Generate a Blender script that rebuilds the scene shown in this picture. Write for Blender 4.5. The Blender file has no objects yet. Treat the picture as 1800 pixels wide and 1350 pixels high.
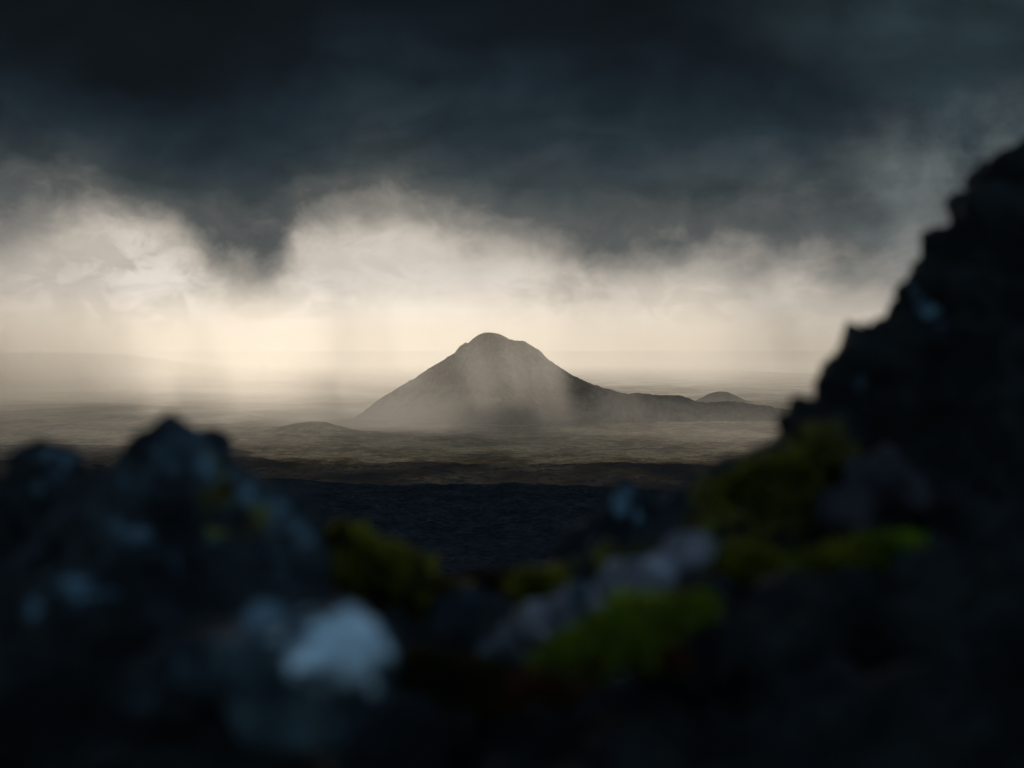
import bpy, bmesh, math, random
import numpy as np
from mathutils import Vector, Matrix
from mathutils.bvhtree import BVHTree

random.seed(7)
SC = bpy.context.scene
COL = SC.collection
R = math.radians

# ------------------------------------------------------------------ camera
EYE = 215.0                     # the viewpoint stands 215 m above the plain
FPX = 2854.0                    # focal length in pixels of the 1800 px wide photograph
PITCH = math.atan(63.0 / FPX)   # the horizon lies 63 px above the middle
cam_d = bpy.data.cameras.new('camera')
cam = bpy.data.objects.new('camera', cam_d)
COL.objects.link(cam)
cam.location = (0, 0, EYE)
cam.rotation_euler = (R(90) - PITCH, 0, 0)
cam_d.sensor_width = 36
cam_d.lens = 36 * FPX / 1800
cam_d.clip_start = 0.05
cam_d.clip_end = 200000
cam_d.dof.use_dof = True
cam_d.dof.focus_distance = 5000
cam_d.dof.aperture_fstop = 2.6
SC.camera = cam

SC.view_settings.view_transform = 'Standard'
SC.view_settings.look = 'None'
SC.view_settings.exposure = 0.0
SC.view_settings.gamma = 1.0
SC.cycles.volume_bounces = 3
SC.cycles.max_bounces = 5
SC.cycles.use_denoising = True
SC.cycles.sample_clamp_indirect = 5


def P(px, py, d):
    """point seen at pixel px, py of the photograph, d metres along the lens axis"""
    x = (px - 900) / FPX * d
    y = -(py - 675) / FPX * d
    cp, sp = math.cos(PITCH), math.sin(PITCH)
    return Vector((x, d * cp + y * sp, EYE + y * cp - d * sp))


def AZ(px):
    return math.degrees(math.atan((px - 900) / FPX))


def EL(py):
    return math.degrees(math.atan((612 - py) / FPX))


# ------------------------------------------------------------------ node helper
class N:
    """a float socket with arithmetic"""
    def __init__(self, tree, sock):
        self.t, self.s = tree, sock

    def _m(self, op, *args):
        n = self.t.nodes.new('ShaderNodeMath')
        n.operation = op
        for i, a in enumerate((self,) + args):
            if isinstance(a, N):
                self.t.links.new(a.s, n.inputs[i])
            else:
                n.inputs[i].default_value = a
        return N(self.t, n.outputs[0])

    def __add__(self, o): return self._m('ADD', o)
    __radd__ = __add__
    def __sub__(self, o): return self._m('SUBTRACT', o)
    def __rsub__(self, o): return (self * -1.0) + o
    def __mul__(self, o): return self._m('MULTIPLY', o)
    __rmul__ = __mul__
    def __truediv__(self, o): return self._m('DIVIDE', o)
    def clamp(self):
        r = self._m('ADD', 0.0); r.s.node.use_clamp = True; return r
    def step(self, a, b):
        n = self.t.nodes.new('ShaderNodeMapRange')
        n.interpolation_type = 'SMOOTHSTEP'
        self.t.links.new(self.s, n.inputs['Value'])
        n.inputs['From Min'].default_value = a
        n.inputs['From Max'].default_value = b
        return N(self.t, n.outputs[0])


def noise(t, vec, scale, detail=5.0, rough=0.5, dist=0.0, lac=2.0):
    n = t.nodes.new('ShaderNodeTexNoise')
    if vec is not None:
        t.links.new(vec, n.inputs['Vector'])
    n.inputs['Scale'].default_value = scale
    n.inputs['Detail'].default_value = detail
    n.inputs['Roughness'].default_value = rough
    n.inputs['Lacunarity'].default_value = lac
    n.inputs['Distortion'].default_value = dist
    return N(t, n.outputs['Fac'])


def mapping(t, vec, scale=(1, 1, 1), loc=(0, 0, 0)):
    n = t.nodes.new('ShaderNodeMapping')
    t.links.new(vec, n.inputs['Vector'])
    n.inputs['Scale'].default_value = scale
    n.inputs['Location'].default_value = loc
    return n.outputs[0]


def ramp(t, fac, stops, interp='B_SPLINE'):
    n = t.nodes.new('ShaderNodeValToRGB')
    n.color_ramp.interpolation = interp
    el = n.color_ramp.elements
    while len(el) > 1:
        el.remove(el[0])
    for i, (p, c) in enumerate(stops):
        e = el[0] if i == 0 else el.new(p)
        e.position = p
        e.color = (c[0], c[1], c[2], 1)
    t.links.new(fac.s, n.inputs[0])
    return n.outputs[0]


def mix(t, fac, a, b, mode='MIX'):
    n = t.nodes.new('ShaderNodeMix')
    n.data_type = 'RGBA'
    n.blend_type = mode
    fi, ai, bi = n.inputs[0], n.inputs[6], n.inputs[7]
    if isinstance(fac, N): t.links.new(fac.s, fi)
    else: fi.default_value = fac
    for s, v in ((ai, a), (bi, b)):
        if isinstance(v, tuple): s.default_value = (v[0], v[1], v[2], 1)
        else: t.links.new(v, s)
    return n.outputs[2]


def curve(t, val, pts, x0, x1, y0, y1):
    """piecewise smooth function through pts"""
    n = t.nodes.new('ShaderNodeFloatCurve')
    v = (val - x0) / (x1 - x0)
    t.links.new(v.clamp().s, n.inputs['Value'])
    c = n.mapping.curves[0]
    pts = sorted(pts)
    for i, (x, y) in enumerate(pts):
        u, w = (x - x0) / (x1 - x0), (y - y0) / (y1 - y0)
        if i == 0: c.points[0].location = (u, w)
        elif i == len(pts) - 1: c.points[-1].location = (u, w)
        else: c.points.new(u, w)
    n.mapping.update()
    return N(t, n.outputs[0]) * (y1 - y0) + y0


def srgb(r, g, b):
    def f(c):
        c /= 255.0
        return c / 12.92 if c <= 0.04045 else ((c + 0.055) / 1.055) ** 2.4
    return (f(r), f(g), f(b))


# ------------------------------------------------------------------ sky
SUN_AZ, SUN_EL = AZ(610), 12.0
w = bpy.data.worlds.new('World')
SC.world = w
w.use_nodes = True
T = w.node_tree
T.nodes.clear()
out = T.nodes.new('ShaderNodeOutputWorld')
tc = T.nodes.new('ShaderNodeTexCoord')
DIR = tc.outputs['Generated']
sep = T.nodes.new('ShaderNodeSeparateXYZ')
T.links.new(DIR, sep.inputs[0])
X, Y, Z = (N(T, sep.outputs[i]) for i in range(3))
az = X._m('ARCTAN2', Y) * (180 / math.pi)
el = Z._m('ARCSINE') * (180 / math.pi)

sky = T.nodes.new('ShaderNodeTexSky')
sky.sky_type = 'NISHITA'
sky.sun_disc = False
sky.sun_elevation = R(SUN_EL)
sky.sun_rotation = R(SUN_AZ)
sky.air_density = 1.0
sky.dust_density = 0.6
sky.ozone_density = 2.0
bg_sky = T.nodes.new('ShaderNodeBackground')
T.links.new(sky.outputs[0], bg_sky.inputs[0])
bg_sky.inputs[1].default_value = 0.14

# turbulence of the cloud edges, in the space of directions so that it has no seam
flat = mapping(T, DIR, (1.0, 1.0, 1.5))
n_big = noise(T, flat, 9.0, 3, 0.5) - 0.5
n_mid = noise(T, mapping(T, DIR, (1, 1, 1.3), (3.1, 1.7, 0.4)), 26.0, 6, 0.55, 0.4) - 0.5
n_fine = noise(T, mapping(T, DIR, (1, 1, 1.25), (7.3, 2.2, 5.1)), 60.0, 7, 0.6, 0.6) - 0.5
n_az = noise(T, mapping(T, DIR, (1, 1, 1), (1.3, 9.7, 2.1)), 24.0, 5, 0.55) - 0.5
az_w = az + n_az * 3.4
rag = 1.0 + (1.0 - az.step(-10.0, -3.0)) * 0.25
el_w = el + n_mid * rag * 2.3 + n_fine * 0.6

# underside of the storm cloud
EDGE = [(-60, EL(430)), (AZ(-300), EL(420)), (AZ(0), EL(430)), (AZ(120), EL(385)), (AZ(220), EL(340)), (AZ(275), EL(352)), (AZ(320), EL(405)),
        (AZ(380), EL(455)), (AZ(450), EL(484)), (AZ(500), EL(468)), (AZ(535), EL(418)), (AZ(580), EL(370)), (AZ(660), EL(350)),
        (AZ(760), EL(368)), (AZ(900), EL(415)), (AZ(1000), EL(448)), (AZ(1120), EL(475)), (AZ(1260), EL(458)),
        (AZ(1400), EL(455)), (AZ(1500), EL(475)), (AZ(1650), EL(490)), (AZ(2000), EL(440)), (60, EL(430))]
edge = curve(T, az_w, EDGE, -60, 60, 0, 8)
SOFT = [(-60, 1.8), (AZ(0), 2.7), (AZ(180), 2.1), (AZ(320), 1.6), (AZ(500), 1.5), (AZ(620), 2.1), (AZ(850), 2.0), (AZ(1050), 1.6), (AZ(1350), 1.35), (AZ(1600), 1.7), (60, 1.8)]
soft = curve(T, az, SOFT, -60, 60, 0, 3)
up = el.step(2.6, 7.0)                   # higher up the cloud is one even ceiling
edge = edge * (1.0 - up) + EL(390) * up
soft = soft * (1.0 - up) + up
def lobe(c, wdt):
    q = (az + n_az * 2.0 - c) / wdt
    return (q * q * -1.0)._m('EXPONENT')
edge = edge + (lobe(AZ(640), 2.6) * 1.3 + lobe(AZ(30), 3.2) * 1.6 - lobe(AZ(330), 2.2) * 0.5) * up   # paler lanes through the ceiling
n_huge = noise(T, mapping(T, DIR, (1, 1, 1.2), (4.0, 6.1, 0.9)), 4.2, 3, 0.5) - 0.5
h = (el_w - edge) / soft + n_big * 1.6 + (n_huge * 5.0 + 0.9 - az.step(-20.0, 4.0) * 0.4) * up + (1.0 - (az + n_az * 6.0).step(-17.0, -5.0)) * el.step(6.5, 11.0) * 2.0   # degrees above the ragged underside
storm = ramp(T, (h + 4.0) / 18.0, [
    (0.0, srgb(233, 225, 215)), (2.2 / 18, srgb(230, 221, 210)), (3.2 / 18, srgb(203, 194, 182)), (4.0 / 18, srgb(138, 134, 127)),
    (4.7 / 18, srgb(84, 87, 86)), (5.7 / 18, srgb(56, 64, 67)), (7.2 / 18, srgb(37, 49, 56)),
    (8.8 / 18, srgb(24, 35, 43)), (10.6 / 18, srgb(13, 20, 26)), (13.0 / 18, srgb(8, 14, 18)), (1.0, srgb(5, 9, 12))], 'LINEAR')
# puffs and grey scraps inside the bright gap
scrap = noise(T, mapping(T, DIR, (1, 1, 2.2), (2.2, 4.4, 1.1)), 20.0, 6, 0.55, 0.5).step(0.52, 0.80)
storm = mix(T, scrap * (0.60 * (1.0 - h.step(-1.0, 2.0))), storm, srgb(150, 142, 131))
billow = noise(T, mapping(T, DIR, (1, 1, 1.5), (9.2, 1.4, 6.1)), 34.0, 6, 0.55, 0.7).step(0.46, 0.60)
storm = mix(T, billow * (0.5 * (1.0 - h.step(-1.5, 1.0))) * ((az - AZ(750))._m('ABSOLUTE').step(1.0, 9.0) * 0.7 + 0.3), storm, srgb(172, 164, 153))
storm = mix(T, (1.0 - el.step(-0.1, 1.5)) * 0.9, storm, mix(T, az.step(-19.0, -9.0), srgb(146, 133, 117), srgb(204, 188, 167)))   # thick air at the skyline
# away from the sun the gap is less bright
side = ((az - SUN_AZ)._m('ABSOLUTE')).step(5.0, 42.0)
storm = mix(T, side * (1.0 - h.step(-1.0, 3.0)) * 0.8, storm, srgb(120, 124, 126))
# the thinner, paler cloud beside the storm cell
line = el - (10.4 - (az - 7.4) * 0.40) + n_mid * 2.0 + n_big * 3.0
thin = line.step(-0.6, 1.2) * az.step(4.0, 14.0)
storm = mix(T, thin * (0.35 + (n_mid + 0.3) * 0.6), storm, srgb(46, 61, 67))
wisp = noise(T, mapping(T, DIR, (1, 1, 0.75), (5.2, 0.4, 3.3)), 17.0, 5, 0.5, 0.3)
patch = (az + n_az * 5.0).step(11.0, 15.0) * (1.0 - (az + 0.0).step(19.0, 40.0)) * (1.0 - (el + n_mid * 3.0).step(5.0, 9.5)) * el.step(1.5, 3.5)
storm = mix(T, patch * wisp.step(0.34, 0.70) * 0.62, storm, srgb(122, 130, 129))
layers = noise(T, mapping(T, DIR, (1, 1, 2.4), (6.6, 2.7, 4.8)), 11.0, 6, 0.55, 0.5)
gain = T.nodes.new('ShaderNodeCombineXYZ')
lv = (layers - 0.5) * 1.7 * h.step(-0.5, 2.5) + 1.0
for k in range(3): T.links.new(lv.s, gain.inputs[k])
storm = mix(T, 1.0, storm, gain.outputs[0], 'MULTIPLY')
bg_storm = T.nodes.new('ShaderNodeBackground')
T.links.new(storm, bg_storm.inputs[0])
# broken cloud over the viewer and behind: blue sky shows through it
front = Y + X * -0.15 + n_big * 0.3
cell = front.step(0.15, 0.80)
broken = noise(T, mapping(T, DIR, (1, 1, 2.0), (0.7, 3.9, 8.2)), 3.0, 6, 0.55).step(0.42, 0.62)
bg_open = T.nodes.new('ShaderNodeBackground')
bg_open.inputs[0].default_value = (0.36, 0.56, 0.69, 1)
m1 = T.nodes.new('ShaderNodeMixShader')
T.links.new((broken * 0.7).s, m1.inputs[0])
T.links.new(bg_sky.outputs[0], m1.inputs[1])
T.links.new(bg_open.outputs[0], m1.inputs[2])
m2 = T.nodes.new('ShaderNodeMixShader')
T.links.new(cell.s, m2.inputs[0])
T.links.new(m1.outputs[0], m2.inputs[1])
T.links.new(bg_storm.outputs[0], m2.inputs[2])
T.links.new(m2.outputs[0], out.inputs[0])

# ------------------------------------------------------------------ sun behind the cloud
sd = bpy.data.lights.new('sun', 'SUN')
sd.energy = 0.95
sd.angle = R(10)
sd.color = (1.0, 0.89, 0.75)
sun = bpy.data.objects.new('sun', sd)
COL.objects.link(sun)
s_dir = Vector((math.sin(R(SUN_AZ)) * math.cos(R(SUN_EL)), math.cos(R(SUN_AZ)) * math.cos(R(SUN_EL)), math.sin(R(SUN_EL))))
sun.rotation_euler = s_dir.to_track_quat('Z', 'Y').to_euler()
sun.location = (0, 0, 400)

# ------------------------------------------------------------------ numpy noise
_rs = np.random.RandomState(3)
_perm = np.concatenate([_rs.permutation(256)] * 3)
_grad = _rs.normal(size=(256, 3))
_grad /= np.linalg.norm(_grad, axis=1)[:, None]


def perlin(x, y, z):
    xi, yi, zi = np.floor(x).astype(int), np.floor(y).astype(int), np.floor(z).astype(int)
    xf, yf, zf = x - xi, y - yi, z - zi
    u, v, q = (t * t * t * (t * (t * 6 - 15) + 10) for t in (xf, yf, zf))
    r = 0
    for i in (0, 1):
        for j in (0, 1):
            for k in (0, 1):
                hsh = _perm[_perm[_perm[(xi + i) & 255] + ((yi + j) & 255)] + ((zi + k) & 255)]
                g = _grad[hsh]
                d = g[..., 0] * (xf - i) + g[..., 1] * (yf - j) + g[..., 2] * (zf - k)
                r = r + d * (u if i else 1 - u) * (v if j else 1 - v) * (q if k else 1 - q)
    return r * 1.5


def fbm(x, y, z=None, octaves=4, gain=0.5, ridged=False):
    x, y = np.asarray(x, float), np.asarray(y, float)
    z = np.zeros_like(x) if z is None else np.asarray(z, float)
    s, a, f = 0, 1.0, 1.0
    for o in range(octaves):
        p = perlin(x * f + 17.3 * o, y * f + 5.1 * o, z * f + 9.7 * o)
        s = s + a * ((1 - 2 * np.abs(p)) if ridged else p)
        a *= gain
        f *= 2.03
    return s


def sstep(a, b, x):
    t = np.clip((x - a) / (b - a), 0, 1)
    return t * t * (3 - 2 * t)


def grid_faces(nu, nv, wrap=False):
    i, j = np.meshgrid(np.arange(nu - (0 if wrap else 1)), np.arange(nv - 1), indexing='ij')
    i2 = (i + 1) % nu
    return np.stack([i * nv + j, i2 * nv + j, i2 * nv + j + 1, i * nv + j + 1], -1).reshape(-1, 4)


def mesh_np(name, v, f, smooth=True):
    me = bpy.data.meshes.new(name)
    v = np.ascontiguousarray(v, dtype=np.float32)
    k = f.shape[1]
    me.vertices.add(len(v))
    me.vertices.foreach_set('co', v.ravel())
    me.loops.add(f.size)
    me.loops.foreach_set('vertex_index', np.ascontiguousarray(f, dtype=np.int32).ravel())
    me.polygons.add(len(f))
    me.polygons.foreach_set('loop_start', np.arange(0, f.size, k, dtype=np.int32))
    me.polygons.foreach_set('use_smooth', np.full(len(f), smooth, dtype=bool))
    me.update(calc_edges=True)
    me.validate()
    return me


def attr(me, name, vals):
    a = me.attributes.new(name, 'FLOAT', 'POINT')
    a.data.foreach_set('value', np.ascontiguousarray(vals, dtype=np.float32))


def link(name, me, mat, parent=None, kind=None, label=None, cat=None, group=None):
    o = bpy.data.objects.new(name, me)
    COL.objects.link(o)
    if mat:
        me.materials.clear()
        me.materials.append(mat)
    if parent: o.parent = parent
    if kind: o['kind'] = kind
    if label: o['label'] = label
    if cat: o['category'] = cat
    if group: o['group'] = group
    return o


# ------------------------------------------------------------------ materials
def new_mat(name):
    m = bpy.data.materials.new(name)
    m.use_nodes = True
    t = m.node_tree
    b = t.nodes['Principled BSDF']
    tcn = t.nodes.new('ShaderNodeTexCoord')
    return m, t, b, tcn.outputs['Object']


def get_attr(t, name):
    a = t.nodes.new('ShaderNodeAttribute')
    a.attribute_name = name
    return N(t, a.outputs['Fac'])


def bump(t, b, hgt, strength, dist):
    n = t.nodes.new('ShaderNodeBump')
    n.inputs['Strength'].default_value = strength
    n.inputs['Distance'].default_value = dist
    t.links.new(hgt.s, n.inputs['Height'])
    t.links.new(n.outputs[0], b.inputs['Normal'])


def mat_ground():
    m, t, b, co = new_mat('moor')
    lava = get_attr(t, 'lava')
    big = noise(t, mapping(t, co, (1, 0.45, 1)), 0.006, 5, 0.55)
    mid = noise(t, co, 0.03, 5, 0.6)
    fine = noise(t, co, 0.12, 4, 0.6)
    grass = ramp(t, big * 0.55 + mid * 0.45, [(0.38, (0.040, 0.023, 0.011)), (0.47, (0.17, 0.094, 0.043)), (0.54, (0.35, 0.20, 0.098)), (0.66, (0.46, 0.295, 0.16))])
    grass = mix(t, fine.step(0.5, 0.68), grass, (0.030, 0.026, 0.022))
    rock = ramp(t, mid * 0.5 + fine * 0.5, [(0.32, (0.005, 0.006, 0.008)), (0.5, (0.012, 0.014, 0.017)), (0.66, (0.028, 0.031, 0.034))])
    lichen = noise(t, co, 0.22, 3, 0.6).step(0.60, 0.70) * noise(t, co, 0.012, 3).step(0.44, 0.6)
    rock = mix(t, lichen * 0.45, rock, (0.09, 0.11, 0.12))
    c = mix(t, (lava + (mid - 0.5) * 0.9).step(0.3, 0.8), grass, rock)
    t.links.new(c, b.inputs['Base Color'])
    b.inputs['Roughness'].default_value = 0.95
    b.inputs['Specular IOR Level'].default_value = 0.0
    bump(t, b, mid * 0.6 + fine * 0.4, 0.8, 6.0)
    return m


def mat_mountain():
    m, t, b, co = new_mat('scree')
    st = noise(t, mapping(t, co, (1, 1, 0.5)), 0.009, 6, 0.6, 0.6)
    fi = noise(t, co, 0.09, 4, 0.6)
    c = ramp(t, st * 0.65 + fi * 0.35, [(0.38, (0.010, 0.009, 0.008)), (0.5, (0.035, 0.029, 0.023)), (0.62, (0.10, 0.08, 0.058))])
    t.links.new(c, b.inputs['Base Color'])
    b.inputs['Roughness'].default_value = 0.95
    b.inputs['Specular IOR Level'].default_value = 0.0
    bump(t, b, st * 0.5 + fi * 0.5, 0.6, 5.0)
    return m


def mat_rock(name, dark, light, lichen_col):
    m, t, b, co = new_mat(name)
    li = get_attr(t, 'lichen')  # lichen cover, also the painted sheen of lit faces
    n1 = noise(t, co, 9.0, 6, 0.6, 0.3)
    n2 = noise(t, co, 40.0, 5, 0.65)
    c = ramp(t, n1 * 0.7 + n2 * 0.3, [(0.40, dark), (0.56, tuple((a + b2) / 2 for a, b2 in zip(dark, light))), (0.68, light)])
    # crusts of lichen, patchy, plus painted sheen on lit faces
    vor = t.nodes.new('ShaderNodeTexVoronoi')
    t.links.new(co, vor.inputs['Vector'])
    vor.inputs['Scale'].default_value = 26.0
    crust = (N(t, vor.outputs['Distance']) * -0.5 + n2 * 0.9 + n1 * 0.5)
    cover = (li * 1.15 + (crust - 0.55) * 0.8).step(0.25, 1.0)
    small = noise(t, co, 23.0, 5, 0.6).step(0.62, 0.74) * 0.10
    lc = mix(t, n2.step(0.35, 0.7), tuple(v * 0.6 for v in lichen_col), lichen_col)
    c = mix(t, small, c, lc)
    c = mix(t, cover, c, lc)
    # thin film of moss creeping over it
    mo = get_attr(t, 'moss')
    film = (mo * 1.2 + (noise(t, co, 19.0, 5, 0.65) - 0.5) * 1.5 + (n2 - 0.5) * 0.6).step(0.35, 0.75)
    mc = ramp(t, noise(t, co, 30.0, 4, 0.6), [(0.36, (0.022, 0.014, 0.006)), (0.52, (0.055, 0.048, 0.010)), (0.66, (0.12, 0.12, 0.014))])
    c = mix(t, film, c, mc)
    t.links.new(c, b.inputs['Base Color'])
    b.inputs['Roughness'].default_value = 0.95
    b.inputs['Specular IOR Level'].default_value = 0.05
    bump(t, b, n1 * 0.5 + n2 * 0.5, 0.9, 0.02)
    return m


def mat_moss(name, dark, lit, brown=(0.035, 0.020, 0.008)):
    m, t, b, co = new_mat(name)
    n1 = noise(t, co, 12.0, 5, 0.6, 0.5)
    n2 = noise(t, co, 90.0, 3, 0.6)
    c = ramp(t, n1 * 0.75 + n2 * 0.25, [(0.42, dark), (0.54, tuple(a * 0.6 + b2 * 0.4 for a, b2 in zip(dark, lit))), (0.67, lit)])
    c = mix(t, noise(t, co, 15.0, 5, 0.65, 0.5).step(0.46, 0.57) * 0.9, c, brown)
    t.links.new(c, b.inputs['Base Color'])
    b.inputs['Roughness'].default_value = 0.9
    b.inputs['Specular IOR Level'].default_value = 0.1
    tr = t.nodes.new('ShaderNodeBsdfTranslucent')
    t.links.new(c, tr.inputs[0])
    ms = t.nodes.new('ShaderNodeMixShader')
    ms.inputs[0].default_value = 0.35
    t.links.new(b.outputs[0], ms.inputs[1])
    t.links.new(tr.outputs[0], ms.inputs[2])
    t.links.new(ms.outputs[0], t.nodes['Material Output'].inputs[0])
    return m


def mat_air(name, color, density, g):
    m = bpy.data.materials.new(name)
    m.use_nodes = True
    t = m.node_tree
    t.nodes.clear()
    o = t.nodes.new('ShaderNodeOutputMaterial')
    v = t.nodes.new('ShaderNodeVolumePrincipled')
    v.inputs['Color'].default_value = (*color, 1)
    v.inputs['Density'].default_value = density
    v.inputs['Anisotropy'].default_value = g
    t.links.new(v.outputs[0], o.inputs['Volume'])
    return m


M_GROUND, M_MOUNT = mat_ground(), mat_mountain()
M_LAVA = mat_rock('lava', (0.005, 0.006, 0.007), (0.036, 0.042, 0.047), (0.13, 0.21, 0.27))
M_GREY = mat_rock('grey_stone', (0.03, 0.03, 0.034), (0.27, 0.255, 0.29), (0.58, 0.57, 0.63))
M_LAVA_SHADE = mat_rock('lava_shaded', (0.006, 0.007, 0.0072), (0.020, 0.0225, 0.024), (0.13, 0.21, 0.27))  # darker copy of the lava, with shade put into its colour
M_PALE = mat_rock('pale_stone', (0.012, 0.018, 0.022), (0.075, 0.11, 0.13), (0.60, 0.73, 0.82))
M_MOSS = mat_moss('moss_green', (0.026, 0.042, 0.004), (0.44, 0.58, 0.026))
M_MOSSY = mat_moss('moss_olive', (0.020, 0.021, 0.004), (0.50, 0.50, 0.026))
M_RED = mat_moss('moss_red', (0.03, 0.012, 0.006), (0.16, 0.045, 0.02))

# ------------------------------------------------------------------ terrain
def px_of(azr):
    return 900 + FPX * np.tan(np.clip(azr, -1.2, 1.2))


def lava_edge(px):
    """distance at which the black lava gives way to the brown moor"""
    y = np.interp(px, [-200, 250, 420, 520, 600, 700, 800, 1000, 1200, 1400, 1900], [770, 785, 797, 812, 818, 812, 820, 821, 823, 826, 830])
    return EYE * FPX / (y - 612)


def ground_height(x, y):
    r = np.hypot(x, y)
    a = np.arctan2(x, y)
    px = px_of(a)
    far = sstep(900, 2500, r)
    z = far * (fbm(x / 900, y / 900, None, 4) * 9 + (fbm(x / 150, y / 150, None, 4, ridged=True) - 0.6) * 3.0)
    z = z + far * (fbm(x / 42, y / 42, None, 3) * 2.0)
    z = z * (1 - 0.6 * sstep(9000, 20000, r))
    # black lava flow with a raised, broken front
    le = lava_edge(px) + fbm(x / 250, y / 250, None, 4) * 120 + fbm(x / 800 + 7, y / 800, None, 3) * 260
    lava = (1 - sstep(-60, 60, r - le)) * (0.62 + 0.38 * (1 - sstep(1950, 2150, r)))
    z = z + lava * sstep(1500, 2400, r) * (6 + (fbm(x / 60, y / 60, None, 4, ridged=True) - 0.6) * 2.6)
    # dark shoulder in front of it
    crest_y = np.interp(px, [-300, 0, 500, 620, 700, 900, 1000, 1100, 1400, 1900], [860, 850, 845, 852, 857, 856, 860, 867, 880, 900])
    crest = EYE - 1900 * (crest_y - 612) / FPX
    front = np.abs(a) < 1.0
    hump = np.exp(-((r - 1900) / np.where(r < 1900, 330, 230)) ** 2) * np.where(front, 1, 0.4)
    z = z + hump * (crest - 6 + fbm(x / 70, y / 70, None, 5) * 3 + fbm(x / 330 + 3, y / 330, None, 3) * 7)
    # the hill that carries the viewer
    hill = np.interp(r, [0, 1.0, 2.2, 3.2, 5, 12, 40, 150, 420, 800, 1200, 60000], [213.55, 213.6, 213.8, 213.6, 212.4, 209.0, 193, 132, 48, 12, 0, 0])
    rough = fbm(x / 6, y / 6, None, 5) * np.interp(r, [0, 3, 12, 60, 400, 1200], [0.05, 0.1, 0.6, 3.0, 6.0, 0])
    z = z + hill + rough
    # low mound on the plain
    mx, my = (540 - 900) / FPX * 4030, 4030
    z = z + 29 * np.exp(-((x - mx) / 95) ** 2 - ((y - my) / 120) ** 2) + 7 * np.exp(-((x - mx - 90) / 170) ** 2 - ((y - my) / 150) ** 2)
    # far low hill on the skyline, past the mist
    z = z + 175 * np.exp(-((x + 4600) / 1500) ** 4 - ((y - 15500) / 1500) ** 2)
    return z, lava


def build_ground():
    a_front = np.radians(np.linspace(-21, 21, 860))
    a_rest = np.radians(np.linspace(21, 339, 110)[1:-1])
    A = np.concatenate([a_front, a_rest])
    r1 = np.geomspace(0.4, 1150, 110)[:-1]
    r2 = 1 / np.linspace(1 / 1150, 1 / 9000, 560)[:-1]
    r3 = np.geomspace(9000, 120000, 70)
    rr = np.concatenate([[0.02], r1, r2, r3])
    AA, RR = np.meshgrid(A, rr, indexing='ij')
    x, y = np.sin(AA) * RR, np.cos(AA) * RR
    z, lava = ground_height(x.ravel(), y.ravel())
    v = np.stack([x.ravel(), y.ravel(), z], -1)
    f = grid_faces(len(A), len(rr), wrap=True)[:, ::-1]
    me = mesh_np('ground', v, f)
    attr(me, 'lava', lava)
    return link('ground', me, M_GROUND, kind='structure')


build_ground()


def cone_mesh(name, cx, cy, prof, depth_scale, gully, n_a=260, n_r=150, rmax=None, base=-6.0, seed=0.0):
    """a hill from its skyline: prof = [(x offset, height)], rounded in depth"""
    prof = sorted(prof)
    xs, hs = np.array([p[0] for p in prof]), np.array([p[1] for p in prof])
    a = np.linspace(0, 2 * math.pi, n_a, endpoint=False)
    u = np.linspace(0, 1, n_r) ** 0.9
    AA, UU = np.meshgrid(a, u, indexing='ij')
    ext = np.where(np.cos(AA) > 0, xs[-1], -xs[0])
    mean = (xs[-1] - xs[0]) / 2 * depth_scale
    ex = np.abs(np.cos(AA)); ey = np.abs(np.sin(AA))
    rad = 1 / np.sqrt((ex / ext) ** 2 + (ey / mean) ** 2)
    lx, ly = np.cos(AA) * UU * rad, np.sin(AA) * UU * rad
    # distance along the skyline that has the same share of the way down
    wr = np.cos(AA) * 0.5 + 0.5
    wr = wr * wr * (3 - 2 * wr)
    hr = np.interp(UU * xs[-1], xs, hs)
    hl = np.interp(UU * xs[0], xs, hs)
    hz = hl * (1 - wr) + hr * wr
    # on the skyline itself the outline is exact
    wq = fbm(lx / 210 + seed, ly / 210, None, 3) * 0.55
    g = fbm(np.cos(AA + wq) * 2.6 + seed, np.sin(AA + wq) * 2.6, UU * 2.2, 5, 0.5, ridged=True) - 0.7
    n = fbm(lx / 60 + seed, ly / 60, None, 5)
    hz = hz + (g * gully * np.sin(np.pi * np.clip(UU * 1.05, 0, 1)) * ey + n * min(gully, 12) * 0.2 * sstep(0.0, 0.15, UU) * (1 - UU))
    hz = hz + fbm(lx / 22 + seed, ly / 22, None, 4, 0.6) * gully * 0.10 * sstep(1.0, 0.8, UU) * sstep(0.0, 0.12, UU)
    v = np.stack([cx + lx.ravel(), cy + ly.ravel(), hz.ravel() + base], -1)
    f = grid_faces(n_a, n_r, wrap=True)
    return mesh_np(name, v, f)


def skyline(pts, D, x0):
    return [((px - x0) / FPX * D, EYE - (py - 612) / FPX * D) for px, py in pts]


DM = 5050.0
pk = skyline([(664, 701), (700, 680), (747, 653), (779, 633), (798, 620), (808, 607.5), (819, 604.5), (835, 590.5), (847, 583.5), (858.7, 581),
              (875, 583), (887, 588), (901, 597), (924, 598.5), (947, 612.5), (957, 623), (980, 640), (1008, 657), (1045, 675), (1080, 684), (1103, 691), (1150, 706), (1230, 722), (1300, 733)], DM, 858.7)
pk = [(x, max(hh, 0)) for x, hh in pk]
pk = [(pk[0][0] - 45, 22)] + [(pk[0][0] - 85, 0)] + pk + [(pk[-1][0] + 60, 0)]
link('mountain', cone_mesh('mountain', (858.7 - 900) / FPX * DM, DM, pk, 0.80, 34, 520, 260), M_MOUNT, kind='structure',
     label='steep hazy cone mountain with a craggy double summit')

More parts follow.
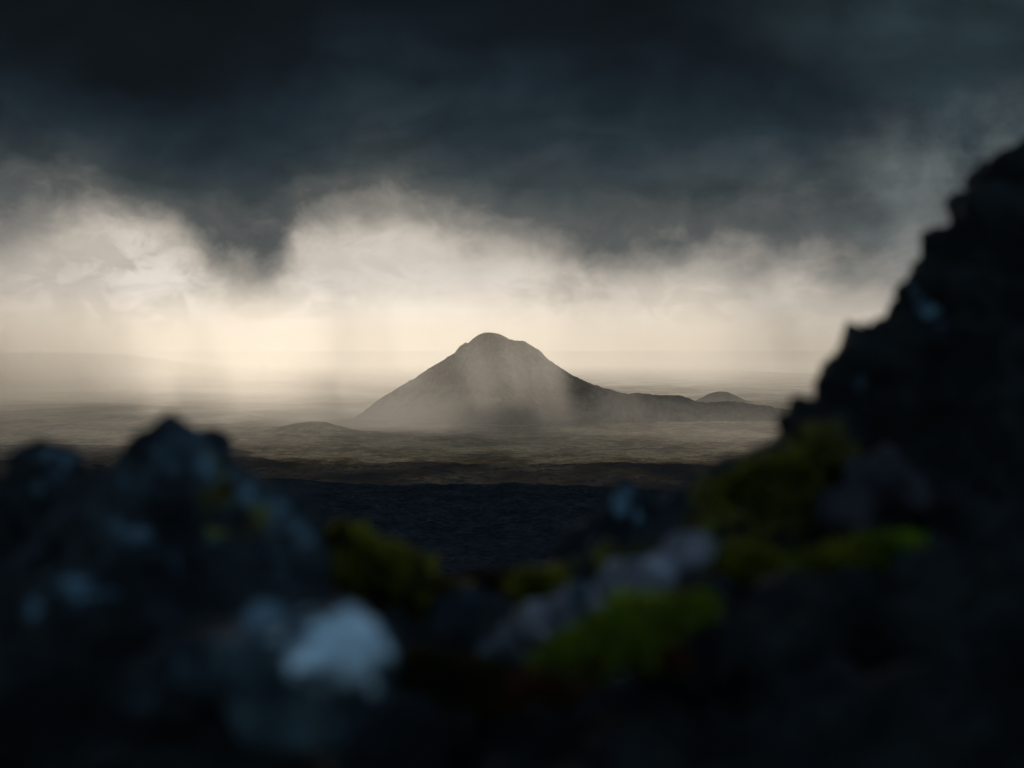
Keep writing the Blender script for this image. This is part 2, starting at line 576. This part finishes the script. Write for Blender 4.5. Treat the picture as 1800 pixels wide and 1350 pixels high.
DR = 4800.0
def ridge_mesh():
    pts = [(1030, 712), (1060, 697), (1075, 688), (1085, 689), (1102, 691.5), (1111, 689), (1135, 690), (1157, 692.5), (1180, 693), (1200, 694), (1212, 699), (1225, 704), (1245, 706),
           (1262, 704.5), (1279, 703.5), (1297, 705), (1316, 708), (1340, 711), (1356, 713), (1368, 716), (1400, 722), (1440, 728), (1500, 736), (1560, 741)]
    xs = np.array([(p[0] - 900) / FPX * DR for p in pts]); hs = np.array([EYE - (p[1] - 612) / FPX * DR for p in pts])
    X1 = np.linspace(xs[0] - 60, xs[-1] + 60, 420)
    H = np.interp(X1, xs, hs, left=0, right=0)
    V = np.linspace(-1, 1, 90)
    XX, VV = np.meshgrid(X1, V, indexing='ij')
    HH = np.repeat(H[:, None], 90, 1)
    prof = (1 - np.abs(VV)) ** 1.25
    yy = DR + VV * (60 + HH * 1.7)
    n = fbm(XX / 55, yy / 55, None, 5) * 5 * np.sqrt(np.clip(np.abs(VV), 0, 1)) * (HH > 2)
    g = (fbm(XX / 38, VV * 0.7, None, 4, ridged=True) - 0.6) * 7 * np.clip(np.abs(VV) * (1 - np.abs(VV)) * 4, 0, 1)
    zz = HH * prof + n + g - 4 * np.abs(VV) - 2 + fbm(XX / 24, yy / 24, None, 4, 0.6) * 2.2 * (HH > 2)
    return mesh_np('ridge', np.stack([XX.ravel(), yy.ravel(), zz.ravel()], -1), grid_faces(420, 90))
link('ridge', ridge_mesh(), M_MOUNT, kind='structure', label='long low dark ridge running off the cone mountain')

DH = 6400.0
hk = skyline([(1212, 711), (1225, 703.5), (1238, 697), (1246, 692), (1258, 689), (1268, 688), (1280, 689), (1288, 693), (1300, 699), (1308, 703), (1325, 708), (1345, 713)], DH, 1266)
hk = [(x, hh + 6) for x, hh in hk]
b0 = hk[0][1] - 18
hk = [(hk[0][0] - 260, b0 - 30)] + hk + [(hk[-1][0] + 260, b0 - 30)]
hk = [(x, max(0, hh)) for x, hh in hk]
link('hill', cone_mesh('hill', (1266 - 900) / FPX * DH, DH, hk, 0.9, 8, 160, 70, seed=4.0), M_MOUNT, kind='structure',
     label='small pale cone hill beyond the ridge')

# far water on the plain
def lake():
    c = np.array([3050.0, 14200.0])
    a = np.linspace(0, 2 * math.pi, 64, endpoint=False)
    rr = 1 + 0.18 * fbm(np.cos(a) * 1.5 + 3, np.sin(a) * 1.5, None, 3)
    ring = np.stack([c[0] + np.cos(a) * 900 * rr, c[1] + np.sin(a) * 2300 * rr, np.full(64, 14.0)], -1)
    low = ring.copy(); low[:, 2] = -40
    v = np.concatenate([ring, low])
    me = bpy.data.meshes.new('lake')
    faces = [list(range(64))] + [[i, i + 64, (i + 1) % 64 + 64, (i + 1) % 64] for i in range(64)]
    me.from_pydata(v.tolist(), [], faces)
    m, t, b, co = new_mat('water')
    b.inputs['Base Color'].default_value = (0.02, 0.03, 0.035, 1)
    b.inputs['Roughness'].default_value = 0.12
    bump(t, b, noise(t, co, 0.02, 3), 0.15, 1.0)
    link('lake', me, m, kind='structure')
lake()

# ------------------------------------------------------------------ air: even haze and curtains of drizzle lit from behind, some shaped as light shafts
def box_mesh(name, lo, hi):
    bm = bmesh.new()
    bmesh.ops.create_cube(bm, size=1)
    for v in bm.verts:
        v.co = Vector([lo[i] if v.co[i] < 0 else hi[i] for i in range(3)])
    me = bpy.data.meshes.new(name)
    bm.to_mesh(me); bm.free()
    return me

link('haze', box_mesh('haze', (-130000, -130000, -80), (130000, 130000, 1150)), mat_air('haze_air', (0.80, 0.91, 1.0), 0.0000022, 0.3), kind='stuff')

RAIN_LIGHT_COL = (1.0, 0.95, 0.88)
def curtain(px0, px1, D, thick, ytop, tau, soft0=0.35, soft1=0.35, streak=0.35, seed=0.0, slant=0.0, foot=None, g=0.75, grain=150, fall=2.0, col=None, nx=130, nz=40):
    """a sheet of drizzle, also shaped into light shafts and dark gaps: thickness tapers to nothing at its sides and top, so its edges are soft"""
    x0, x1 = (px0 - 900) / FPX * D, (px1 - 900) / FPX * D
    ztop = EYE - (ytop - 612) / FPX * D
    u = np.linspace(0, 1, nx); zz = np.linspace(0, 1, nz)
    U, Z_ = np.meshgrid(u, zz, indexing='ij')
    z = -30 + Z_ * (ztop + 30)
    x = x0 + U * (x1 - x0) + slant * (z - ztop)
    wide = 1 + 1.1 * (1 - Z_)                       # the sides blur towards the ground
    t = sstep(0, np.minimum(soft0 * wide, 0.5), U) * sstep(0, np.minimum(soft1 * wide, 0.5), 1 - U)
    s = fbm(U * (x1 - x0) / grain + seed, Z_ * 0.3, None, 3, 0.42)
    t = t * np.clip(1 + streak * s * 2, 0.05, None)
    t = t * (1 - Z_) ** fall * (1 if foot is None else sstep(-15, foot, z))
    th = thick * t + 0.4
    fr = np.stack([x, D - th * 0.5, z], -1).reshape(-1, 3)
    bk = np.stack([x, D + th * 0.5, z], -1).reshape(-1, 3)
    n = len(fr)
    f = grid_faces(nx, nz)
    rim = [i * nz for i in range(nx)] + [(nx - 1) * nz + j for j in range(1, nz)] + [i * nz + nz - 1 for i in range(nx - 2, -1, -1)] + [j for j in range(nz - 2, 0, -1)]
    side = np.array([[rim[(k + 1) % len(rim)], rim[k], rim[k] + n, rim[(k + 1) % len(rim)] + n] for k in range(len(rim))])
    me = mesh_np('rain_light_curtain', np.concatenate([fr, bk]), np.concatenate([f, f[:, ::-1] + n, side]), True)
    return link('rain_light_curtain', me, mat_air('drizzle_and_light_shade', col or RAIN_LIGHT_COL, tau / thick, g), kind='stuff')

curtain(-900, 2700, 5600, 5600, 470, 0.20, 0.1, 0.1, 0.1, 1.0, grain=2500)              # thin veil over the whole moor
curtain(-900, 2700, 3500, 1300, 690, 0.36, 0.1, 0.1, 0.15, 20.0, grain=900, fall=1.0)      # low drizzle added to lighten the near moor
curtain(-700, 1120, 4100, 2700, 500, 0.56, 0.25, 0.42, 0.12, 7.0, grain=1200, fall=2.2)   # thicker on the sunward side
curtain(-900, 2700, 14200, 13200, 470, 4.0, 0.1, 0.1, 0.1, 2.0, grain=5000, fall=2.4)     # mist far behind
curtain(-700, 1000, 6900, 3600, 470, 1.5, 0.3, 0.4, 0.15, 8.0, grain=1200, fall=2.2)      # ground mist at the sunward foot of the mountain
curtain(950, 1900, 6700, 2600, 500, 0.7, 0.3, 0.3, 0.12, 9.0, grain=1500, fall=2.6)       # and behind the ridge
curtain(-500, 300, 4900, 700, 500, 1.9, 0.2, 0.5, 0.3, 14.0, grain=200, fall=1.2, foot=130, g=0.5, col=(0.40, 0.36, 0.31))     # added dark volume that dims the glow at the left
curtain(150, 760, 5200, 1900, 600, 1.0, 0.4, 0.45, 0.12, 13.0, grain=400, fall=1.5)             # low mist at the mountain's sunward foot
curtain(420, 920, 4150, 1000, 620, 0.85, 0.4, 0.5, 0.2, 15.0, grain=250, fall=1.3)            # and in front of its left foot
curtain(200, 575, 5600, 600, 480, 0.40, 0.35, 0.14, 0.4, 3.0, grain=160, fall=1.5, foot=180, g=0.8, slant=-0.10)      # light shafts beside the mountain, shaped as lit drizzle
curtain(520, 720, 6200, 500, 450, 0.34, 0.35, 0.35, 0.6, 16.0, grain=90, fall=1.1, foot=200, g=0.5, slant=-0.12, col=(0.5, 0.45, 0.39))   # added dark volume for the dimmer gap between the shafts
curtain(90, 270, 5700, 450, 450, 0.34, 0.35, 0.35, 0.6, 17.0, grain=90, fall=1.1, foot=200, g=0.5, slant=-0.05, col=(0.5, 0.45, 0.39))  # dark streak added to dim the far side of the shafts
curtain(300, 400, 5300, 300, 470, 0.22, 0.4, 0.4, 0.5, 18.0, grain=60, fall=1.1, foot=200, g=0.5, slant=-0.08, col=(0.5, 0.45, 0.39))  # thin dark streak added inside the bright shafts for contrast
curtain(560, 800, 4300, 420, 470, 0.25, 0.4, 0.3, 0.4, 11.0, grain=80, fall=1.3, foot=150, g=0.78, slant=-0.10)  # another light shaft given the form of a drizzle sheet
curtain(700, 985, 3900, 700, 460, 0.52, 0.35, 0.16, 0.5, 4.0, grain=95, foot=200, fall=1.2, g=0.76, slant=-0.20)      # light shafts across the mountain, built as drizzle sheets
curtain(960, 1130, 3900, 420, 470, 0.14, 0.4, 0.3, 0.5, 12.0, grain=80, fall=1.2, foot=150, g=0.76, slant=-0.24)  # faint light shaft, likewise a shaped volume
curtain(1080, 1300, 8400, 700, 450, 0.8, 0.3, 0.12, 0.5, 5.0, grain=150, foot=260, fall=1.5, g=0.78, slant=-0.2)  # light shaft right of the mountain, modelled as drizzle
curtain(1230, 1480, 8000, 600, 450, 0.5, 0.3, 0.3, 0.5, 19.0, grain=150, foot=260, fall=1.2, g=0.5, slant=-0.2, col=(0.55, 0.5, 0.45))  # dark column added so the right shaft stands out

# ------------------------------------------------------------------ the rim of lava in front of the lens
def hull_blobs(bm, blobs, rng, pts=44):
    """angular lumps: hulls of random points on tilted ellipsoids, placed at b = (px, py, d, rx px, ry px, depth m)"""
    for (px, py, d, rx, ry, rd) in blobs:
        c = P(px, py, d)
        sx, sz = rx * d / FPX, ry * d / FPX
        q = Matrix.Rotation(rng.uniform(-0.35, 0.35), 3, 'Y') @ Matrix.Rotation(rng.uniform(-3, 3), 3, 'Z')
        part = bmesh.new()
        for k in range(pts):
            v = Vector((rng.gauss(0, 1), rng.gauss(0, 1), rng.gauss(0, 1))).normalized() * (rng.uniform(0.9, 1.08) + (0.08 if pts < 30 else 0))
            v = q @ v
            part.verts.new(c + Vector((v.x * sx, v.y * rd, v.z * sz)))
        bmesh.ops.convex_hull(part, input=list(part.verts))
        loose = [v for v in part.verts if not v.link_faces]
        bmesh.ops.delete(part, geom=loose, context='VERTS')
        tmp = bpy.data.meshes.new('t')
        part.to_mesh(tmp); part.free()
        bm.from_mesh(tmp)
        bpy.data.meshes.remove(tmp)


def fused(blobs, voxel, seed, smooth=3, pts=44):
    """one continuous surface round the lumps"""
    rng = random.Random(seed)
    bm = bmesh.new()
    hull_blobs(bm, blobs, rng, pts)
    me = bpy.data.meshes.new('raw')
    bm.to_mesh(me); bm.free()
    o = bpy.data.objects.new('raw', me)
    COL.objects.link(o)
    md = o.modifiers.new('r', 'REMESH'); md.mode = 'VOXEL'; md.voxel_size = voxel; md.adaptivity = 0
    ms = o.modifiers.new('s', 'SMOOTH'); ms.iterations = smooth; ms.factor = 0.5
    dg = bpy.context.evaluated_depsgraph_get()
    ev = o.evaluated_get(dg)
    em = ev.to_mesh()
    n = len(em.vertices)
    v = np.empty(n * 3, np.float32); em.vertices.foreach_get('co', v)
    nn = np.empty(n * 3, np.float32); em.vertices.foreach_get('normal', nn)
    fl = [tuple(p.vertices) for p in em.polygons]
    ev.to_mesh_clear()
    bpy.data.objects.remove(o); bpy.data.meshes.remove(me)
    return v.reshape(-1, 3).astype(float), nn.reshape(-1, 3).astype(float), fl


def rock(label, blobs, mat, voxel=0.0075, seed=1, amp=0.018, freq=13.0, lichen=(), moss_at=(), name='lava_rock', cat='rock', group='rocks of the lava rim', base_lichen=0.0, pts=24):  # lichen spots also paint lit faces and highlights
    v, nn, fl = fused(blobs, voxel, seed, 2, pts)
    o3 = np.array([seed * 3.7, seed * 1.9, seed * 5.3])
    q = v * freq + o3
    dsp = fbm(q[:, 0], q[:, 1], q[:, 2], 5, 0.55) * amp
    rid = (fbm(q[:, 0] * 0.6, q[:, 1] * 0.6, q[:, 2] * 0.6, 3, 0.5, ridged=True) - 0.7) * amp * 0.6
    q2 = v * 55 + o3
    pit = -np.clip(fbm(q2[:, 0], q2[:, 1], q2[:, 2], 3) - 0.1, 0, 1) * amp * 0.5
    v = v + nn * (dsp + rid + pit)[:, None]
    me = bpy.data.meshes.new(name)
    root = np.array([v[:, 0].mean(), v[:, 1].mean(), v[:, 2].min()])
    me.from_pydata((v - root).tolist(), [], fl)
    me.polygons.foreach_set('use_smooth', [True] * len(me.polygons))
    # lichen crusts; some spots paint lit faces in lichen colour
    li = np.full(len(v), base_lichen)
    q3 = v * 28 + o3
    ragged = np.clip(1 + 0.9 * fbm(q3[:, 0], q3[:, 1], q3[:, 2], 4, 0.6), 0.35, None)
    if lichen:
        bvh = BVHTree.FromPolygons([Vector(c) for c in v], fl)
        eye = Vector((0, 0, EYE))
        for (px, py, rad, amt) in lichen:
            hit, _, _, _ = bvh.ray_cast(eye, (P(px, py, 1.0) - eye).normalized())
            if hit is None: continue
            rr = rad * (hit - eye).length / FPX
            dd = np.linalg.norm(v - np.array(hit), axis=1) / rr * ragged
            li = np.maximum(li, amt * np.exp(-(dd ** 2) * 0.9))
    attr(me, 'lichen', li)  # real crusts and painted lit faces together
    mo = np.zeros(len(v))
    if moss_at:
        bvh = BVHTree.FromPolygons([Vector(c) for c in v], fl)
        eye = Vector((0, 0, EYE))
        for (px, py, rad, amt) in moss_at:
            hit, _, _, _ = bvh.ray_cast(eye, (P(px, py, 1.0) - eye).normalized())
            if hit is None: continue
            dd = np.linalg.norm(v - np.array(hit), axis=1) / (rad * (hit - eye).length / FPX) * ragged
            mo = np.maximum(mo, amt * np.exp(-(dd ** 2) * 0.8))
    attr(me, 'moss', mo)
    o = link(name, me, mat, label=label, cat=cat, group=group)
    o.location = root
    return o


def moss(label, blobs, mat, seed=1, n_blades=5000, voxel=0.011, length=0.013, name='moss_cushion', amp=0.014):
    v, nn, fl = fused(blobs, voxel, seed, 8)
    q = v * 14 + seed * 2.3
    v = v + nn * (fbm(q[:, 0], q[:, 1], q[:, 2], 4, 0.5) * amp)[:, None]
    root = np.array([v[:, 0].mean(), v[:, 1].mean(), v[:, 2].min()])
    e = bpy.data.objects.new(name, None)
    COL.objects.link(e)
    e.location = root
    e['label'] = label; e['category'] = 'moss'; e['group'] = 'moss cushions on the lava rim'
    me = bpy.data.meshes.new('cushion')
    me.from_pydata((v - root).tolist(), [], fl)
    me.polygons.foreach_set('use_smooth', [True] * len(me.polygons))
    link('cushion', me, mat, parent=e)
    rs = np.random.RandomState(seed)
    up = np.where(nn[:, 2] > -0.2)[0]
    pick = rs.choice(up, n_blades)
    b = v[pick] - root + rs.normal(size=(n_blades, 3)) * voxel * 0.5
    d = nn[pick] * 0.7 + np.array([0, 0, 0.5]) + rs.normal(size=(n_blades, 3)) * 0.45
    d /= np.linalg.norm(d, axis=1)[:, None]
    s = np.cross(d, rs.normal(size=(n_blades, 3))); s /= np.linalg.norm(s, axis=1)[:, None]
    L = length * rs.uniform(0.5, 1.3, (n_blades, 1))
    wd = length * 0.16
    vv = np.stack([b - s * wd, b + s * wd, b + d * L * 0.6 + s * wd * 0.8, b + d * L], 1).reshape(-1, 3)
    i = np.arange(n_blades)[:, None] * 4
    me2 = mesh_np('fronds', vv, np.concatenate([i, i + 1, i + 2, i + 3], 1), False)
    link('fronds', me2, mat, parent=e, kind='stuff')
    return e


# left side
rock('low knobbed dark rock at the left edge beside the peaked rock',
     [(85, 868, 2.1, 72, 86, 0.07), (20, 930, 2.1, 130, 130, 0.12), (140, 905, 2.05, 90, 84, 0.1), (60, 1120, 2.0, 190, 200, 0.2),
      (-160, 960, 2.15, 190, 170, 0.2), (-400, 1000, 2.2, 240, 190, 0.25), (-220, 1200, 2.0, 300, 220, 0.3)],
     M_LAVA, seed=11, base_lichen=0.12, lichen=[(115, 812, 50, 0.65), (60, 850, 45, 0.45), (10, 980, 50, 0.35), (150, 880, 40, 0.4)])  # first spot paints the bluish lit top in lichen colour
rock('tall peaked dark rock with a long sloping bluish shoulder',
     [(279, 832, 1.95, 64, 88, 0.07), (298, 815, 1.95, 50, 60, 0.06), (345, 850, 1.94, 80, 84, 0.06), (300, 900, 1.93, 105, 110, 0.09), (425, 912, 1.93, 90, 96, 0.08), (490, 978, 1.9, 84, 100, 0.1), (380, 960, 1.92, 130, 110, 0.1),
      (300, 1050, 1.85, 190, 170, 0.15), (200, 960, 1.88, 100, 130, 0.12), (380, 1200, 1.8, 260, 220, 0.25)],
     M_LAVA, seed=12, base_lichen=0.15, lichen=[(300, 790, 75, 0.55), (350, 815, 70, 0.55), (400, 845, 65, 0.6), (435, 865, 60, 0.62), (475, 895, 60, 0.62), (515, 930, 50, 0.5), (235, 945, 50, 0.6), (225, 850, 50, 0.4),  # spots along peak and shoulder paint the bluish sheen of lit faces
                              (310, 1005, 48, 0.5), (350, 960, 60, 0.4), (400, 905, 40, 0.2), (490, 1000, 40, 0.4)],
     moss_at=[(400, 865, 40, 0.8), (440, 905, 40, 0.6), (370, 870, 30, 0.5)])
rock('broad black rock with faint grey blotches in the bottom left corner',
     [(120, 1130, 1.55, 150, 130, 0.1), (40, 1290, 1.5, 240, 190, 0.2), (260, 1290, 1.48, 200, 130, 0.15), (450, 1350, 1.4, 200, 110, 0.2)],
     M_LAVA_SHADE, seed=13, lichen=[(138, 1030, 56, 0.75), (60, 1080, 26, 0.6), (150, 1070, 50, 0.4)])
rock('grey streaked stone lying against the big pale stone',
     [(320, 1200, 1.36, 90, 74, 0.06), (400, 1150, 1.36, 90, 62, 0.06), (470, 1120, 1.36, 70, 56, 0.05), (250, 1250, 1.36, 70, 50, 0.05)],
     M_LAVA, seed=14, voxel=0.006, amp=0.012, base_lichen=0.15, lichen=[(470, 1095, 60, 0.85), (400, 1130, 60, 0.6), (320, 1180, 60, 0.65), (260, 1230, 45, 0.55), (350, 1170, 40, 0.5)])
rock('big rounded pale blue stone, the brightest of the rim',
     [(585, 1165, 1.28, 106, 98, 0.07), (480, 1170, 1.30, 130, 84, 0.07), (520, 1240, 1.28, 130, 90, 0.06), (610, 1150, 1.28, 84, 84, 0.05)],
     M_PALE, seed=15, voxel=0.006, amp=0.008, freq=16, pts=40, lichen=[(605, 1110, 100, 0.9), (640, 1150, 75, 0.8), (540, 1125, 80, 0.6), (575, 1190, 70, 0.5), (470, 1095, 60, 0.45), (520, 1230, 60, 0.32)], name='stone', cat='stone')  # lichen spots also paint the highlight fading from the upper right
# middle
rock('black rock under the olive moss mound',
     [(620, 1080, 2.15, 130, 110, 0.1), (720, 1110, 2.1, 110, 80, 0.1), (560, 1060, 2.1, 80, 110, 0.08), (680, 1250, 1.9, 260, 160, 0.3)],
     M_LAVA, seed=16, lichen=[(500, 1000, 30, 0.5), (535, 990, 22, 0.4)], moss_at=[(620, 1040, 60, 0.9), (720, 1070, 60, 0.9), (790, 1080, 50, 0.7), (560, 1010, 40, 0.7)])
moss('domed olive green moss mound left of the gap',
     [(618, 985, 2.1, 52, 46, 0.05), (672, 1005, 2.08, 56, 38, 0.05), (735, 1036, 2.06, 54, 24, 0.04), (790, 1052, 2.06, 40, 18, 0.03), (592, 1030, 2.04, 40, 40, 0.04)],
     M_MOSSY, seed=21, n_blades=7000)
rock('dark bluish rock at the bottom of the gap',
     [(835, 1105, 2.0, 82, 66, 0.07), (760, 1140, 1.98, 70, 60, 0.07), (890, 1140, 1.96, 90, 66, 0.08)],
     M_LAVA, seed=17, lichen=[(835, 1050, 26, 0.3)])
moss('brown tuft of dead moss in the gap',
     [(890, 1062, 2.2, 70, 44, 0.05), (840, 1066, 2.2, 50, 36, 0.04)], mat_moss('moss_brown', (0.012, 0.008, 0.005), (0.05, 0.03, 0.016)), seed=22, n_blades=3000, length=0.018)
moss('small yellow green moss clump right of the gap',
     [(930, 1050, 2.1, 34, 30, 0.03), (960, 1040, 2.1, 34, 26, 0.03)], M_MOSSY, seed=23, n_blades=2200)
rock('brownish black hump above the pale stones',
     [(1040, 1030, 2.15, 80, 56, 0.06), (1110, 1010, 2.15, 90, 58, 0.06), (990, 1050, 2.13, 50, 44, 0.05), (1180, 1010, 2.2, 110, 70, 0.08)],
     M_LAVA, seed=18, moss_at=[(990, 1010, 50, 0.7), (1060, 985, 50, 0.6), (1130, 965, 50, 0.5)])
rock('long lavender grey ledge climbing towards the mossy bank',
     [(900, 1135, 1.86, 64, 40, 0.04), (970, 1105, 1.87, 78, 46, 0.045), (1060, 1062, 1.9, 84, 50, 0.05), (1140, 1020, 1.93, 80, 54, 0.05), (1215, 985, 1.95, 70, 52, 0.05), (1010, 1150, 1.83, 84, 54, 0.05), (1250, 1050, 1.95, 70, 50, 0.05), (1130, 1080, 1.88, 80, 50, 0.05)],
     M_GREY, seed=19, voxel=0.006, amp=0.016, freq=13, base_lichen=0.2, lichen=[(1110, 1040, 44, 0.5), (1215, 960, 50, 0.35), (1160, 1000, 45, 0.45), (940, 1105, 44, 0.6), (880, 1125, 40, 0.45), (1050, 1060, 40, 0.5)],
     moss_at=[(1000, 1130, 40, 0.7), (1250, 1010, 40, 0.5), (1085, 1075, 25, 0.5)], name='ledge', cat='rock')
for (px, py, rx, ry, lb, sd) in [(1015, 1040, 24, 20, 'small pale blue stone on the ledge nearest the yellow moss clump', 31), (1078, 1030, 30, 28, 'small grey stone with a dark hollow high on the ledge', 32),
                                 (992, 1095, 27, 25, 'small whitish stone in the middle of the ledge', 33), (945, 1108, 30, 22, 'small lavender stone low on the ledge', 34)]:
    rock(lb, [(px, py, 1.80, rx, ry, 0.03), (px + 6, py + 8, 1.80, rx, ry * 0.8, 0.03)], M_PALE if sd in (31, 33) else M_GREY, seed=sd, voxel=0.004, amp=0.004, freq=25, lichen=[(px, py - 4, 16, 0.5)],
         name='stone', cat='stone', group='small stones on the ledge')
rock('upright bluish stone on the skyline of the right bank',
     [(1098, 895, 2.3, 30, 42, 0.03), (1110, 925, 2.3, 34, 40, 0.03)], M_LAVA, seed=35, voxel=0.007, amp=0.007, lichen=[(1095, 880, 30, 0.9), (1118, 905, 20, 0.9)], name='stone', cat='stone')
rock('dark bank of rock behind the ledge, below the upper moss',
     [(1180, 940, 2.35, 120, 76, 0.1), (1060, 990, 2.4, 90, 70, 0.08), (1290, 920, 2.35, 120, 100, 0.1), (1400, 900, 2.35, 120, 130, 0.12), (1330, 1020, 2.3, 160, 110, 0.12), (1180, 1060, 2.4, 170, 100, 0.1)],
     M_LAVA, seed=36, lichen=[(1230, 890, 22, 0.2)], moss_at=[(1270, 870, 60, 0.8), (1350, 890, 80, 0.8), (1230, 920, 60, 0.6), (1300, 950, 60, 0.6), (1420, 900, 60, 0.6)])
# right side
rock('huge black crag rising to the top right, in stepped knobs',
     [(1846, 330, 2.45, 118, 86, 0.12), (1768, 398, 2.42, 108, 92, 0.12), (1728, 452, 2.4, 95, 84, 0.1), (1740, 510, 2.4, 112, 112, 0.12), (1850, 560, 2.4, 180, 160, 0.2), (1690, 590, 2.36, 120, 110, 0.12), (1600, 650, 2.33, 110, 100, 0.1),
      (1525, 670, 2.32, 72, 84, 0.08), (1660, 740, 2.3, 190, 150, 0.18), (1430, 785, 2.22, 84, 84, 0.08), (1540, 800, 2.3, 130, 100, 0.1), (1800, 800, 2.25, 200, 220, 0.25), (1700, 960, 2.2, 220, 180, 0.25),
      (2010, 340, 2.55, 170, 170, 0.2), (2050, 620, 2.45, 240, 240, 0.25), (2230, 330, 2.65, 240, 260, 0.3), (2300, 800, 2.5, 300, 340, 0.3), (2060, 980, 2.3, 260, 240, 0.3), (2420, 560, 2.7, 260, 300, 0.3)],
     M_LAVA_SHADE, voxel=0.010, seed=37, amp=0.028, pts=28, lichen=[(1630, 552, 28, 1.0), (1512, 665, 20, 0.7), (1662, 475, 22, 0.35), (1690, 720, 26, 0.4), (1780, 500, 22, 0.35), (1590, 860, 24, 0.4), (1690, 830, 24, 0.4)], moss_at=[(1400, 800, 40, 0.8), (1440, 780, 50, 0.8), (1480, 800, 50, 0.6), (1450, 840, 60, 0.7), (1520, 880, 60, 0.4)])
rock('dim lavender grey rock face set in the right crag',
     [(1540, 850, 2.0, 64, 60, 0.05), (1600, 870, 2.0, 50, 50, 0.05), (1490, 900, 1.98, 50, 40, 0.04)],
     mat_rock('lavender_rock', (0.012, 0.012, 0.014), (0.06, 0.056, 0.068), (0.2, 0.2, 0.24)), seed=38, voxel=0.008, amp=0.018, lichen=[(1540, 820, 40, 0.35), (1630, 885, 28, 0.45), (1580, 860, 30, 0.3)])
moss('upper bank of yellow green moss against the black crag',
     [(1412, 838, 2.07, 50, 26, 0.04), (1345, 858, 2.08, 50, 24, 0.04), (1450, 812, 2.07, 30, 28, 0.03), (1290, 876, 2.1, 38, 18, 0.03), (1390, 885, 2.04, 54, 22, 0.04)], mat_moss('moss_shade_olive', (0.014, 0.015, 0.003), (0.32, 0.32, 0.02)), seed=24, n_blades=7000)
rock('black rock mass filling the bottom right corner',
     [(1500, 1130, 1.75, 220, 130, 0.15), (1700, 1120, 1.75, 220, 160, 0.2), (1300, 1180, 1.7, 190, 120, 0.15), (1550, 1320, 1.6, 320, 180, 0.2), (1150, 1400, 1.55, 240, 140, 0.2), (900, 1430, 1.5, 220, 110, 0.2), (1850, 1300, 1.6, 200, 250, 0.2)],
     M_LAVA_SHADE, voxel=0.009, seed=39, amp=0.034, freq=10.0, pts=16)
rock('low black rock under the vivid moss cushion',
     [(1090, 1300, 1.66, 170, 96, 0.1), (960, 1310, 1.64, 150, 84, 0.1), (1230, 1280, 1.68, 130, 110, 0.1)], M_LAVA_SHADE, seed=41)
moss('small bright moss tuft at the near end of the right strip', [(1310, 1000, 1.9, 44, 26, 0.03), (1350, 1015, 1.9, 40, 22, 0.03)], M_MOSSY, seed=25, n_blades=2500)
moss('curved moss strip in the hollow below the grey rock face', [(1440, 1005, 1.86, 52, 32, 0.03), (1395, 1022, 1.86, 46, 24, 0.03), (1490, 985, 1.88, 44, 26, 0.03)], M_MOSSY, seed=26, n_blades=3500)
moss('dark green moss tuft at the far right of the strip', [(1580, 975, 1.9, 40, 26, 0.03), (1535, 985, 1.9, 36, 24, 0.03)], M_MOSS, seed=27, n_blades=2500)
moss('large vivid green moss cushion in front of the ledge',
     [(1085, 1130, 1.55, 54, 30, 0.035), (1145, 1100, 1.56, 52, 28, 0.035), (1030, 1160, 1.53, 46, 30, 0.035), (1200, 1080, 1.58, 42, 22, 0.03), (980, 1196, 1.5, 38, 20, 0.03), (1110, 1160, 1.53, 56, 24, 0.035)],
     M_MOSS, seed=28, n_blades=9000)
moss('rusty red moss fringe at the foot of the vivid cushion', [(945, 1222, 1.47, 36, 18, 0.02), (985, 1228, 1.47, 30, 16, 0.02)], M_RED, seed=29, n_blades=1500, voxel=0.007, amp=0.006)
moss('tiny rusty red sprig below the vivid cushion', [(1187, 1168, 1.5, 16, 14, 0.012)], M_RED, seed=30, n_blades=500, voxel=0.005, amp=0.003)
moss('very dark olive moss patch low in the middle', [(800, 1200, 1.6, 80, 40, 0.04), (850, 1230, 1.58, 70, 34, 0.04), (740, 1190, 1.6, 50, 40, 0.04)], mat_moss('moss_dark', (0.008, 0.010, 0.004), (0.05, 0.05, 0.012)), seed=40, n_blades=4000)
